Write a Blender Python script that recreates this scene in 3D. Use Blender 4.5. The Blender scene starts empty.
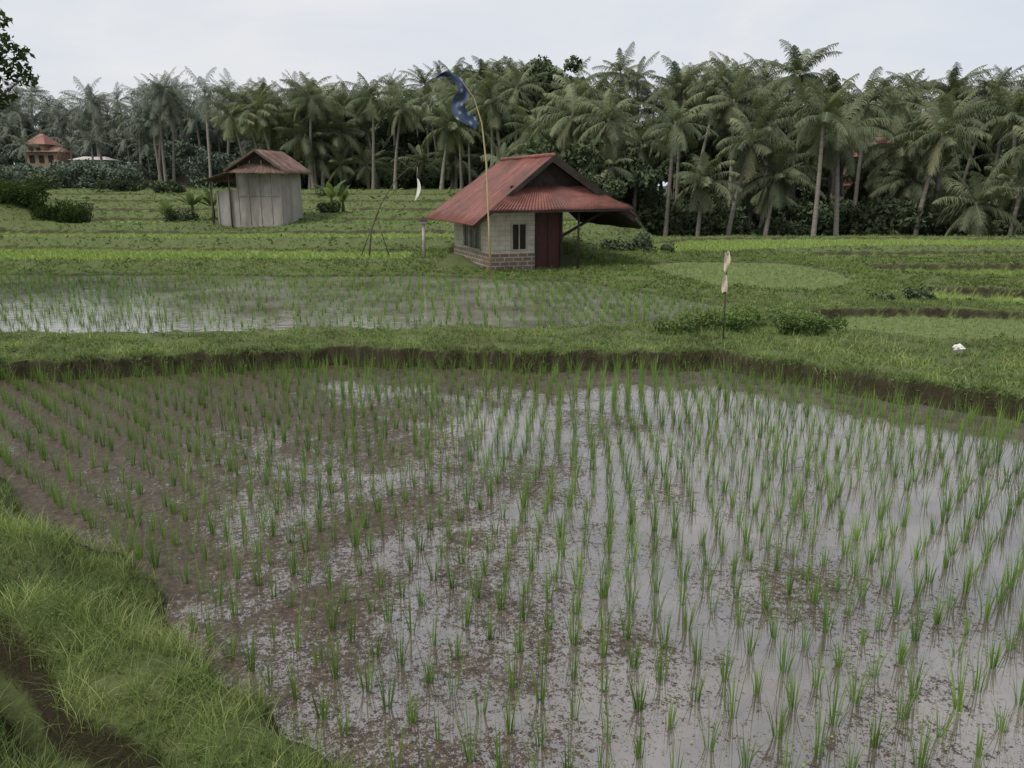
import bpy, math, random
import numpy as np
from mathutils import Vector, Matrix
rng=np.random.default_rng(7); random.seed(7)
scene=bpy.context.scene
R=math.radians
# ------------------------------------------------------------------ helpers
def link(ob,parent=None):
    scene.collection.objects.link(ob)
    if parent: ob.parent=parent
    return ob
def empty(name,loc=(0,0,0),rz=0):
    e=bpy.data.objects.new(name,None); e.location=loc; e.rotation_euler=(0,0,rz); e.empty_display_size=.3
    return link(e)
def quads_mesh(name,V,Q,mat,tint=None,smooth=False,col=None):
    me=bpy.data.meshes.new(name)
    V=np.ascontiguousarray(V,dtype=np.float32); Q=np.ascontiguousarray(Q,dtype=np.int32)
    me.vertices.add(len(V)); me.vertices.foreach_set('co',V.ravel())
    me.loops.add(Q.size); me.loops.foreach_set('vertex_index',Q.ravel())
    me.polygons.add(len(Q)); me.polygons.foreach_set('loop_start',np.arange(0,Q.size,4,dtype=np.int32))
    if smooth: me.polygons.foreach_set('use_smooth',np.ones(len(Q),dtype=bool))
    me.update(calc_edges=True)
    if tint is not None:
        a=me.attributes.new('tint','FLOAT','POINT'); a.data.foreach_set('value',np.ascontiguousarray(tint,dtype=np.float32))
    if col is not None:
        a=me.attributes.new('gcol','FLOAT_COLOR','POINT'); a.data.foreach_set('color',np.ascontiguousarray(col,dtype=np.float32).ravel())
    if mat: me.materials.append(mat)
    return me
def mesh_ob(name,V,F,mat,parent=None,smooth=False):
    me=bpy.data.meshes.new(name); me.from_pydata([tuple(v) for v in V],[],[tuple(f) for f in F]); me.update()
    if mat: me.materials.append(mat)
    if smooth:
        for p in me.polygons: p.use_smooth=True
    return link(bpy.data.objects.new(name,me),parent)
def box(name,a,b,mat,parent=None,bev=0.0):
    x0,y0,z0=a; x1,y1,z1=b
    V=[(x0,y0,z0),(x1,y0,z0),(x1,y1,z0),(x0,y1,z0),(x0,y0,z1),(x1,y0,z1),(x1,y1,z1),(x0,y1,z1)]
    F=[(0,3,2,1),(4,5,6,7),(0,1,5,4),(1,2,6,5),(2,3,7,6),(3,0,4,7)]
    o=mesh_ob(name,V,F,mat,parent)
    if bev>0:
        m=o.modifiers.new('b','BEVEL'); m.width=bev; m.segments=2
    return o
def tube(name,pts,rads,mat,parent=None,n=8):
    pts=[Vector(p) for p in pts]; V=[];F=[]
    for i,p in enumerate(pts):
        d=(pts[min(i+1,len(pts)-1)]-pts[max(i-1,0)]).normalized()
        u=d.cross(Vector((0.13,1,0.05))).normalized(); w=d.cross(u)
        for k in range(n):
            a=2*math.pi*k/n; V.append(p+(u*math.cos(a)+w*math.sin(a))*rads[i])
    for i in range(len(pts)-1):
        for k in range(n):
            F.append((i*n+k,i*n+(k+1)%n,(i+1)*n+(k+1)%n,(i+1)*n+k))
    F.append(tuple(range(n))[::-1]); F.append(tuple((len(pts)-1)*n+k for k in range(n)))
    return mesh_ob(name,V,F,mat,parent,True)
# ------------------------------------------------------------------ materials
def newmat(name):
    m=bpy.data.materials.new(name); m.use_nodes=True; nt=m.node_tree; nt.nodes.clear()
    o=nt.nodes.new('ShaderNodeOutputMaterial'); return m,nt,o
def N(nt,t,**k):
    n=nt.nodes.new(t)
    for a,b in k.items(): setattr(n,a,b)
    return n
def noise(nt,scale,detail=4,rough=.55,vec=None,dist=0):
    n=N(nt,'ShaderNodeTexNoise'); n.inputs['Scale'].default_value=scale; n.inputs['Detail'].default_value=detail
    n.inputs['Roughness'].default_value=rough; n.inputs['Distortion'].default_value=dist
    if vec is not None: nt.links.new(vec,n.inputs['Vector'])
    return n.outputs['Fac']
def ramp(nt,fac,stops):
    r=N(nt,'ShaderNodeValToRGB'); e=r.color_ramp.elements
    while len(e)<len(stops): e.new(.5)
    for i,(p,c) in enumerate(stops):
        e[i].position=p; e[i].color=(c[0],c[1],c[2],1) if not isinstance(c,(int,float)) else (c,c,c,1)
    nt.links.new(fac,r.inputs[0]); return r.outputs[0]
def mix(nt,fac,a,b,mode='MIX'):
    m=N(nt,'ShaderNodeMix',data_type='RGBA',blend_type=mode)
    for s,v in ((m.inputs['Factor'],fac),(m.inputs['A'],a),(m.inputs['B'],b)):
        if isinstance(v,(int,float)): s.default_value=v
        elif isinstance(v,tuple): s.default_value=(v[0],v[1],v[2],1)
        else: nt.links.new(v,s)
    return m.outputs['Result']
def mth(nt,op,a,b=0.0):
    m=N(nt,'ShaderNodeMath',operation=op)
    for s,v in ((m.inputs[0],a),(m.inputs[1],b)):
        if isinstance(v,(int,float)): s.default_value=v
        else: nt.links.new(v,s)
    return m.outputs[0]
def pos(nt): return N(nt,'ShaderNodeNewGeometry').outputs['Position']
def objc(nt): return N(nt,'ShaderNodeTexCoord').outputs['Object']
def foliage(name,c0,c1,c2,transl=.3,nscale=.6,rough=.6,patch=.35,gloss=False):
    m,nt,o=newmat(name)
    a=N(nt,'ShaderNodeAttribute',attribute_name='tint')
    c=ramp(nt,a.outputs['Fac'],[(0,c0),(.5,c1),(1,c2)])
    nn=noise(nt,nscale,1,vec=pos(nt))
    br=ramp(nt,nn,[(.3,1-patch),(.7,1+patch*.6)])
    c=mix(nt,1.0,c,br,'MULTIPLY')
    if gloss:
        d=N(nt,'ShaderNodeBsdfPrincipled'); d.inputs['Roughness'].default_value=rough; d.inputs['Specular IOR Level'].default_value=.3; nt.links.new(c,d.inputs['Base Color'])
    else:
        d=N(nt,'ShaderNodeBsdfDiffuse'); nt.links.new(c,d.inputs['Color'])
    if transl<=0: nt.links.new(d.outputs[0],o.inputs[0]); return m
    t=N(nt,'ShaderNodeBsdfTranslucent')
    tc=mix(nt,1.0,c,(1.25,1.3,.7),'MULTIPLY'); nt.links.new(tc,t.inputs['Color'])
    s=N(nt,'ShaderNodeMixShader'); s.inputs[0].default_value=transl
    nt.links.new(d.outputs[0],s.inputs[1]); nt.links.new(t.outputs[0],s.inputs[2]); nt.links.new(s.outputs[0],o.inputs[0])
    return m
def surf(name,c0,c1,scale=3,rough=.8,bump=.2,stretch=(1,1,1),bscale=None,extra=None,spec=.3):
    m,nt,o=newmat(name)
    mp=N(nt,'ShaderNodeMapping'); mp.inputs['Scale'].default_value=stretch; nt.links.new(objc(nt),mp.inputs[0]); v=mp.outputs[0]
    n1=noise(nt,scale,6,.6,v); c=ramp(nt,n1,[(.3,c0),(.7,c1)])
    if extra:
        n2=noise(nt,scale*.35,4,.7,v); c=mix(nt,ramp(nt,n2,[(.48,0),(.62,1)]),c,extra)
    b=N(nt,'ShaderNodeBsdfPrincipled'); nt.links.new(c,b.inputs['Base Color']); b.inputs['Roughness'].default_value=rough
    b.inputs['Specular IOR Level'].default_value=spec
    bp=N(nt,'ShaderNodeBump'); bp.inputs['Strength'].default_value=bump; bp.inputs['Distance'].default_value=.02
    nt.links.new(noise(nt,bscale or scale*6,5,.6,v),bp.inputs['Height']); nt.links.new(bp.outputs[0],b.inputs['Normal'])
    nt.links.new(b.outputs[0],o.inputs[0]); return m

M_grass=foliage('grass_mat',(.055,.09,.022),(.15,.215,.055),(.36,.38,.15),.3,1.1,gloss=True,patch=.45)
M_grass_far=foliage('grass_far_mat',(.07,.105,.03),(.135,.185,.055),(.25,.29,.11),.3,.25)
M_rice=foliage('rice_mat',(.07,.13,.032),(.14,.23,.052),(.25,.345,.095),.4,.5,patch=.2,gloss=True)
M_rice_far=foliage('rice_far_mat',(.13,.19,.055),(.22,.30,.09),(.35,.42,.15),.35,.2,patch=.15)
M_weed=foliage('weed_mat',(.045,.08,.024),(.11,.17,.045),(.21,.28,.09),.3,1.2,gloss=True)
M_palm=foliage('palm_mat',(.085,.105,.066),(.145,.17,.105),(.27,.27,.16),.2,.15)
M_palm_hazed=foliage('palm_far_mat',(.12,.145,.115),(.17,.195,.15),(.24,.255,.19),0,.08,patch=.2)  # distant palms: aerial haze put into the colour as a greyer, lighter green
M_leaf=foliage('leaf_mat',(.055,.075,.044),(.09,.115,.062),(.135,.16,.085),0,.4)
M_leaf_near=foliage('near_leaf_mat',(.03,.05,.02),(.055,.085,.03),(.10,.14,.05),.25,.4)
M_leaf_hazed=foliage('leaf_hazed_mat',(.10,.125,.095),(.135,.165,.125),(.175,.205,.15),0,.1,patch=.25)  # distant bushes and trees, paler and greyer: haze painted into the base colour
M_banana=foliage('banana_mat',(.09,.13,.055),(.14,.19,.08),(.22,.27,.13),.35,.6)
M_trunk=surf('palm_trunk_mat',(.14,.125,.105),(.26,.235,.20),2,.9,.5,(1,1,6))
M_bark=surf('bark_mat',(.05,.04,.03),(.12,.1,.08),4,.9,.5,(1,1,.3))
M_bamboo=surf('bamboo_mat',(.28,.22,.12),(.42,.34,.2),5,.6,.1,(1,1,.3))
M_white=surf('white_cloth_mat',(.55,.53,.48),(.75,.73,.68),6,.8,.2)
M_beige=surf('beige_cloth_mat',(.42,.35,.26),(.62,.54,.42),6,.8,.2)
M_dark=surf('dark_wood_mat',(.018,.014,.011),(.045,.035,.028),5,.8,.2)
M_plaster=surf('plaster_mat',(.27,.25,.21),(.42,.40,.34),3,.9,.3,extra=(.22,.2,.16))
M_door=surf('door_paint_mat',(.04,.012,.010),(.075,.022,.018),4,.6,.2,(6,1,.6))
# ------------------------------------------------------------------ terrain definition
F=[]
def field(level,kind,poly,h=.3,bh=.14): F.append(dict(z=level,kind=kind,p=np.array(poly,float),h=h,bh=bh))
field(0,'waterA',[(-11.5,12.2),(-9.8,11.4),(-4.6,6.7),(-1.09,3.5),(2.5,.25),(6,-2.9),(14,-2),(14,6.2),(6.6,9.9),(5.4,10.7),(4.3,11.6),(3.2,12.7),(-2.9,12.9),(-7.9,12.0)],bh=.29)
field(.26,'waterB',[(-32,14.3),(-9.5,14.25),(-1.6,14.75),(3.2,15.5),(4.6,17.8),(1.9,22.7),(-2.2,23.9),(-16,24.5),(-34,25)],bh=.05)
field(.5,'rice',[(-36,26.2),(-17,25.7),(-3.2,25.8),(-3.4,29.5),(-19,31),(-40,31)],.2,.1)
field(.85,'rice',[(-42,32.4),(-21,32.3),(-4,31.0),(1.5,31.4),(3.5,34.4),(-5,34.8),(-22,35.2),(-42,35.6)],.14,.12)
field(1.15,'rice',[(-20.5,37.0),(-15.8,36.8),(-16.0,40.6),(-20.5,41)],.14,.12)
field(1.15,'rice',[(-8.3,36.7),(-2,36.4),(3,36.6),(4,40.6),(-8,40.8)],.14,.12)
field(1.45,'rice',[(-24,43),(-9,42.8),(4.5,42.6),(5,46),(-8,46.3),(-25,46.3)],.12,.12)
field(1.8,'rice',[(-30,48.6),(-9,48.4),(5,47.8),(6,52.5),(-10,53.5),(-30,53.5)],.12,.14)
field(2.1,'rice',[(-36,56),(-10,56),(6,55),(5,62),(-14,63.5),(-40,63.5)],.12,.16)
field(2.35,'rice',[(-75,67),(-36,66.5),(-8,66),(2,65),(0,80),(-40,83),(-80,83)],.12,.2)
field(2.0,'rice',[(-50,40.2),(-25,39.6),(-26.5,43.4),(-50,44.5)],.16,.15)
field(2.2,'rice',[(-56,46.8),(-32,45.8),(-33,51.5),(-58,53)],.14,.16)
field(2.4,'rice',[(-68,56),(-42,54.5),(-47,63),(-72,64)],.14,.18)
# right hand fields: terraces stepping down to the right
field(.15,'stubble',[(5.6,15.0),(7.0,14.1),(9.2,13.2),(14,12.4),(18,15.2),(13,15.9),(9.4,16.9),(7.2,17.3),(6.1,16.4)],bh=.2)
field(.38,'stubble',[(5.2,20.6),(6.4,19.6),(8.2,20.0),(9.4,22.0),(9.9,24.4),(9.0,26.6),(7.4,27.3),(5.2,26.9),(4.0,25.6),(4.3,23.0)],bh=.04)
field(.1,'rice',[(11.0,24.8),(14,23.4),(24,22.4),(32,26),(20,27.0),(11.2,27.0)],.2,.24)
field(.25,'rice',[(10.8,28.4),(20,28.6),(34,28),(38,31),(20,31.2),(11.5,30.6)],.18,.2)
field(-.02,'rice',[(9.6,19.2),(14,17.8),(24,17),(24,20.1),(14,20.8),(11.2,22.0)],.2,.26)
field(.42,'rice',[(4.8,28.9),(8.6,30.2),(13.4,32.4),(30,33),(33,37),(18,38),(8,37),(4,33)],.18,.12)
field(0,'rice',[(8.4,11.0),(15,8.2),(22,8),(22,10.8),(14,10.8),(9.4,11.7)],.22,.24)
def wob(x,y):
    a=1+np.clip(y-25,0,60)*.02
    return (x+.16*np.sin(y*1.1+.7*x)+.06*np.sin(3.1*y+1.3)+.03*np.sin(8*y+3*x),
            y+a*(.14*np.sin(x*.9+1.1)+.07*np.sin(2.7*x+.4))+.45*np.sin(.31*x+.2*y)*np.clip(y-25,0,20)/20+.045*np.sin(9*x-2*y)+.04*np.sin(17*x+y)+.03*np.sin(5.3*x))
def sdf(P,x,y):
    n=len(P); d=np.full(x.shape,1e9); ins=np.zeros(x.shape,bool)
    for i in range(n):
        ax,ay=P[i]; bx,by=P[(i+1)%n]
        ex,ey=bx-ax,by-ay; t=np.clip(((x-ax)*ex+(y-ay)*ey)/(ex*ex+ey*ey),0,1)
        d=np.minimum(d,(x-ax-ex*t)**2+(y-ay-ey*t)**2)
        c=((ay>y)!=(by>y)); 
        with np.errstate(divide='ignore',invalid='ignore'):
            xi=(bx-ax)*(y-ay)/(by-ay if by!=ay else 1e-9)+ax
        ins^=(c&(x<xi))
    d=np.sqrt(d); return np.where(ins,-d,d)
def sstep(a,b,v): t=np.clip((v-a)/(b-a),0,1); return t*t*(3-2*t)
def terrain(x,y):
    """height, field index (-1 none), distance outside"""
    x=np.asarray(x,float); y=np.asarray(y,float)
    wx,wy=wob(x,y)
    lat=x/np.maximum(y,1)
    left=.35+np.clip((y-26)/55,0,1)*1.9+sstep(84,98,y)*3.0*sstep(-.25,-.4,lat)
    right=.3-sstep(38,50,y)*1.7
    base=left+(right-left)*sstep(.02,.22,lat)
    W=np.full(x.shape,.004); H=base*.004; idx=np.full(x.shape,-1); dm=np.full(x.shape,99.)
    dall=[]; up=sstep(30,33,y)*sstep(.12,.05,lat)
    W=W*(1+up*40); H=H*(1+up*40)
    for k,f in enumerate(F):
        d=sdf(f['p'],wx,wy); dall.append(d)
        bh=f['bh'] if k else .12+(f['bh']-.12)*sstep(8.5,10.5,y)
        # on the hillside the bund belongs to the upper terrace, so the riser is steep
        w=np.exp(-np.clip(d,0,30)/(.4+.35*up))*np.exp(4.5*(f['z']-.8)*up); W+=w; H+=w*(f['z']+bh)
        idx=np.where(d<0,k,idx); dm=np.minimum(dm,d)
    h=H/W
    h=h+.03*np.sin(2.3*x+.8*np.sin(y))*np.cos(1.9*y)+.022*np.sin(6.1*x+4*y)*np.sin(5.3*y-2*x)
    # near grassy bank with ditch
    s=(x+4.6)*-.674+(y-6.7)*-.739+.06*np.sin(3*x)+.04*np.sin(7*x+2)
    prof=np.interp(s,[-.3,-.1,.0,.12,.25,.5,.62,.72,.86,.98,1.1,1.3,1.9,2.6,5],[.04,.06,.1,.2,.27,.28,.22,.0,-.02,.24,.4,.55,1.2,1.35,1.4])+.035*np.sin(5*x+3*y)*np.sin(4*y-2*x)
    k=sstep(11,8.5,y)*sstep(-.6,-.2,s)
    h=np.where((y<12)&(dm>=0),prof*k+h*(1-k),h)
    tw=.14+np.clip(y-18,0,60)*.010+.05*np.sin(5*x+2*y)
    for kk,f in enumerate(F):
        zi=f['z']-(.08 if f['kind'].startswith('water') else 0)
        t=sstep(0,1,-dall[kk]/tw); h=np.where(dall[kk]<0,h*(1-t)+zi*t,h)
    return h,idx,dm,s
def rows():
    ys=[-80,-50,-30,-18,-12,-8,-6,-4.5]; y=-3.5
    while y<3000:
        ys.append(y)
        y+= .12 if y<2 else (.045 if y<5 else (.05 if y<17 else .05+ (y-17)*.0055 if y<84 else .42+(y-84)*.06))
    return np.array(ys)
ys=rows(); nc=440
u=np.linspace(-1,1,nc); u=np.sign(u)*(np.abs(u)**1.15)
half=np.where(ys>0,6+.95*ys,6+np.abs(ys))
X=u[None,:]*half[:,None]; Y=np.repeat(ys[:,None],nc,1)
Z,idx,dm,s=terrain(X,Y)
V=np.stack([X,Y,Z],-1).reshape(-1,3)
nr=len(ys); i=np.arange(nr-1)[:,None]*nc+np.arange(nc-1)[None,:]
Q=np.stack([i,i+1,i+nc+1,i+nc],-1).reshape(-1,4)
col=np.zeros((nr,nc,4)); col[...,3]=1
col[...,:3]=(.10,.13,.045)
lat=X/np.maximum(Y,1)
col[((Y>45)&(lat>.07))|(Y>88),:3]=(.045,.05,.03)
kc={'waterA':(.05,.038,.028),'waterB':(.07,.06,.04),'rice':(.19,.26,.08),'stubble':(.145,.19,.07)}
for k,f in enumerate(F):
    vv=.78+.4*((k*53)%11)/10
    col[idx==k,:3]=np.array(kc[f['kind']])*(vv if f['kind']=='rice' else 1)
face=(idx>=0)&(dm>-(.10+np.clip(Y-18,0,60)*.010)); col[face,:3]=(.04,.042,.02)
M_ground,nt,o=newmat('ground_mat')
a=N(nt,'ShaderNodeAttribute',attribute_name='gcol'); p=pos(nt)
c=mix(nt,ramp(nt,noise(nt,1.3,5,.65,p),[(.35,0),(.65,1)]),(.10,.09,.05),a.outputs['Color'])
c=mix(nt,.4,a.outputs['Color'],c)
c=mix(nt,1.0,c,ramp(nt,noise(nt,9,5,.7,p),[(.3,.7),(.7,1.3)]),'MULTIPLY')
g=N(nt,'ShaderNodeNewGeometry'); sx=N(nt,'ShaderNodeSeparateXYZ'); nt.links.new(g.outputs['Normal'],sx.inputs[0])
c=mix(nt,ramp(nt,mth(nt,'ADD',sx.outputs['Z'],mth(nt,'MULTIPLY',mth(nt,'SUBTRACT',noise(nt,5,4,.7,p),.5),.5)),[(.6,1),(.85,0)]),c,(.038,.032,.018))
b=N(nt,'ShaderNodeBsdfPrincipled'); nt.links.new(c,b.inputs['Base Color']); b.inputs['Roughness'].default_value=.9; b.inputs['Specular IOR Level'].default_value=.15
bp=N(nt,'ShaderNodeBump'); bp.inputs['Strength'].default_value=.9; bp.inputs['Distance'].default_value=.06
nt.links.new(noise(nt,12,6,.75,p),bp.inputs['Height']); nt.links.new(bp.outputs[0],b.inputs['Normal']); nt.links.new(b.outputs[0],o.inputs[0])
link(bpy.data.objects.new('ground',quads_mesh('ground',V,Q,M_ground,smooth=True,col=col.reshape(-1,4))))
# ------------------------------------------------------------------ water
def water_mat(name,scum,mud,westk,ior,rg=.04,bs=.1):
    m,nt,o=newmat(name); p=pos(nt)
    big=noise(nt,.6,3,.6,p,.6); sp=N(nt,'ShaderNodeSeparateXYZ'); nt.links.new(p,sp.inputs[0])
    west=mth(nt,'MULTIPLY',sp.outputs['X'],-westk)   # scum drifts to the west bank
    mid=noise(nt,3.0,5,.75,p,.8); fine=noise(nt,30,4,.8,p); vf=noise(nt,100,1,.6,p)
    v=mth(nt,'ADD',mth(nt,'MULTIPLY',big,.95),mth(nt,'MULTIPLY',mid,.6))
    v=mth(nt,'ADD',v,mth(nt,'MULTIPLY',fine,1.15)); v=mth(nt,'ADD',v,mth(nt,'MULTIPLY',vf,.5)); v=mth(nt,'ADD',v,west)
    mask=ramp(nt,mth(nt,'ADD',mth(nt,'SUBTRACT',v,1.60),scum),[(.0,0),(.09,1)])
    wc=mix(nt,ramp(nt,noise(nt,.9,5,.65,p),[(.35,0),(.65,1)]),mud,(mud[0]*.4,mud[1]*.36,mud[2]*.32))
    d=N(nt,'ShaderNodeBsdfDiffuse'); nt.links.new(wc,d.inputs[0])
    gl=N(nt,'ShaderNodeBsdfGlossy'); gl.inputs['Roughness'].default_value=rg; gl.inputs['Color'].default_value=(.98,.98,.98,1)
    fr=N(nt,'ShaderNodeFresnel'); fr.inputs['IOR'].default_value=ior
    bw=N(nt,'ShaderNodeBump'); bw.inputs['Strength'].default_value=bs; bw.inputs['Distance'].default_value=.01
    nt.links.new(noise(nt,6,2,.5,p),bw.inputs['Height'])
    nt.links.new(bw.outputs[0],gl.inputs['Normal']); nt.links.new(bw.outputs[0],fr.inputs['Normal'])
    ws=N(nt,'ShaderNodeMixShader'); nt.links.new(fr.outputs[0],ws.inputs[0]); nt.links.new(d.outputs[0],ws.inputs[1]); nt.links.new(gl.outputs[0],ws.inputs[2])
    sc=ramp(nt,noise(nt,20,5,.8,p),[(.32,(.022,.016,.011)),(.5,(.055,.038,.026)),(.60,(.095,.070,.045)),(.72,(.11,.12,.045))])
    sb=N(nt,'ShaderNodeBsdfPrincipled'); nt.links.new(sc,sb.inputs['Base Color']); sb.inputs['Roughness'].default_value=.45; sb.inputs['Specular IOR Level'].default_value=.35
    b2=N(nt,'ShaderNodeBump'); b2.inputs['Strength'].default_value=.9; b2.inputs['Distance'].default_value=.018
    nt.links.new(fine,b2.inputs['Height']); nt.links.new(b2.outputs[0],sb.inputs['Normal'])
    ms=N(nt,'ShaderNodeMixShader'); nt.links.new(mask,ms.inputs[0]); nt.links.new(ws.outputs[0],ms.inputs[1]); nt.links.new(sb.outputs[0],ms.inputs[2])
    nt.links.new(ms.outputs[0],o.inputs[0]); return m
MW={'waterA':water_mat('paddy_water_mat',.02,(.15,.13,.118),.05,2.85),'waterB':water_mat('upper_paddy_water_mat',-.4,(.22,.22,.18),0.0,3.6,.07,.35)}
for f in F:
    if f['kind'] in MW:
        P=f['p']; out=[]; n=len(P)
        for i in range(n):
            e1=P[i]-P[i-1]; e2=P[(i+1)%n]-P[i]
            n1=np.array([e1[1],-e1[0]])/np.hypot(*e1); n2=np.array([e2[1],-e2[0]])/np.hypot(*e2)
            nn=n1+n2; nn/=np.hypot(*nn); out.append(P[i]+nn*.24)
        mesh_ob('paddy_water',[(q[0],q[1],f['z']-.012) for q in out],[tuple(range(n))],MW[f['kind']])
# ------------------------------------------------------------------ blades
def blades(B,h,w,nseg,lean,curve,tint,yaw=None,face=None):
    n=len(B); yaw=rng.uniform(0,2*np.pi,n) if yaw is None else yaw
    face=yaw+np.pi/2+rng.normal(0,.6,n) if face is None else face
    t=np.linspace(0,1,nseg+1)[None,:]
    hor=h[:,None]*(lean[:,None]*t+curve[:,None]*t**2.2)
    up=h[:,None]*t*(1-.35*np.clip(curve,0,2)[:,None]*t*t)*(1-.2*lean[:,None])
    ww=w[:,None]*np.clip(1.02-t**1.8,.06,1)*.5
    cx=B[:,0,None]+np.cos(yaw)[:,None]*hor; cy=B[:,1,None]+np.sin(yaw)[:,None]*hor; cz=B[:,2,None]+up
    dx=np.cos(face)[:,None]*ww; dy=np.sin(face)[:,None]*ww
    L=np.stack([cx-dx,cy-dy,cz],-1); Rr=np.stack([cx+dx,cy+dy,cz],-1)
    V=np.stack([L,Rr],2).reshape(-1,3)
    m=(nseg+1)*2; b=(np.arange(n)*m)[:,None]+np.arange(nseg)[None,:]*2
    Q=np.stack([b,b+1,b+3,b+2],-1).reshape(-1,4)
    T=np.clip(tint[:,None,None]+.25*(t[:,:,None]-.5)+np.zeros((n,nseg+1,2)),0,1).reshape(-1)
    return V,Q,T
def merge(parts):
    Vs=[];Qs=[];Ts=[];o=0
    for V,Q,T in parts:
        Vs.append(V);Qs.append(Q+o);Ts.append(T);o+=len(V)
    return np.concatenate(Vs),np.concatenate(Qs),np.concatenate(Ts)
def wedge(y0,y1,dens,extra=2.5,k=.74):
    A=2*((y0+y1)/2*k+extra)*(y1-y0); n=int(A*dens)
    y=rng.uniform(y0,y1,n); hw=y*k+extra; hm=y1*k+extra; x=rng.uniform(-hm,hm,n); keep=np.abs(x)<hw
    return x[keep],y[keep]
parts=[];wparts=[]
def leafq(B,size,tint,flat=.6):
    n=len(B); a=rng.normal(0,1,(n,3)); a[:,2]*=flat; a/=np.linalg.norm(a,axis=1)[:,None]
    b=rng.normal(0,1,(n,3)); b[:,2]*=flat; b-=a*(a*b).sum(1)[:,None]; b/=np.linalg.norm(b,axis=1)[:,None]
    s=size[:,None]; V=np.stack([B-a*s,B-b*s*.45,B+a*s,B+b*s*.45],1).reshape(-1,3)
    Q=np.arange(n*4).reshape(-1,4); return V,Q,np.repeat(tint,4)
# (y range, density, blade width, height, segments, only-on-the-bank-edge)
bands=[(1,4.8,3800,.004,.13,3,0),(4.8,8,2800,.0045,.12,3,0),(8,18.5,800,.009,.095,2,0),(9,14.2,2600,.008,.12,2,1),(18.5,30,320,.017,.10,2,0),(30,50,60,.03,.08,2,0),(50,88,12,.06,.12,2,0)]
for (y0,y1,dn,w0,h0,ns,edge) in bands:
    x,y=wedge(y0,y1,dn,1.2 if y1<9 else 2.5)
    if edge:
        near=(np.abs(sdf(F[0]['p'],x,y))<.75); x,y=x[near],y[near]
    h,ix,d,s=terrain(x,y)
    pf=.5+.5*np.sin(2.3*x+1.5*np.sin(1.7*x))*np.sin(1.1*x+.8)
    tuft=(rng.random(len(x))<.2+.75*pf)
    if edge: ok=(d>-.17)&(d<.10)&(rng.random(len(x))<.12+.8*pf**1.5)
    else:
        ok=((d>.03)|((d>-.16)&tuft&(y<30))|((d>-.06)&(y<8)))&(np.hypot(x,y)>1.0)&~((s>.66)&(s<.93)&(y<8)&(rng.random(len(x))>.12))
        bare=np.sin(2.9*x+1.7*np.sin(2.3*y))*np.sin(3.3*y+1.3*np.sin(1.9*x)); ok&=~((bare>.62)&(rng.random(len(x))<.8))
    ok&=~((x>-2.2)&(x<2.2)&(y>25.3)&(y<28.5))&~((y>47)&(x>.09*y))
    x,y,h,d=x[ok],y[ok],h[ok],d[ok]; n=len(x)
    patch=.5+.5*np.sin(1.7*x+2*np.sin(1.3*y))*np.sin(2.1*y+1.1*np.sin(x)); p2=.5+.5*np.sin(4.7*x+1.5*np.sin(3.3*y))*np.sin(5.1*y+2*np.sin(2*x))
    p3=.5+.5*np.sin(11*x+2*np.sin(7*y))*np.sin(12*y+2*np.sin(5*x))
    hh=h0*(.3+.7*rng.random(n)+.8*patch*rng.random(n)+.5*p2*rng.random(n)+.9*(p3>.72)*rng.random(n)); hh=np.where((d<.05)&(y<13.6),hh*.8+.03,hh)
    hh=np.where((y>13.2)&(y<16.5)&(d<.5),hh*.55,hh)
    tint=np.clip(.15+.42*rng.random(n)+.34*(patch-.5)+.3*(p2-.5)+.15*(p3>.72)+(rng.random(n)<.09)*.5,0,1)
    parts.append((y0,blades(np.stack([x,y,h-.01],1),hh,w0*(.6+.8*rng.random(n)),ns,rng.uniform(0,.6,n),rng.uniform(0,.9,n),tint)))
    sel=rng.random(n)<.15+.4*(p2<.4)
    m=sel.sum(); wparts.append(leafq(np.stack([x,y,h+rng.random(n)*h0*.8*patch+.01],1)[sel]+rng.normal(0,.01,(m,3)),w0*2.4*(.6+rng.random(m)),np.clip(.1+.6*rng.random(m),0,1)))
near=[p for y0,p in parts if y0<18]; far=[p for y0,p in parts if y0>=18]
V,Q,T=merge(near); link(bpy.data.objects.new('grass',quads_mesh('grass',V,Q,M_grass,T)))
V,Q,T=merge(far); link(bpy.data.objects.new('field_edge_grass',quads_mesh('field_edge_grass',V,Q,M_grass_far,T)))
V,Q,T=merge(wparts); link(bpy.data.objects.new('bund_weeds',quads_mesh('bund_weeds',V,Q,M_weed,T)))
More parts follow.
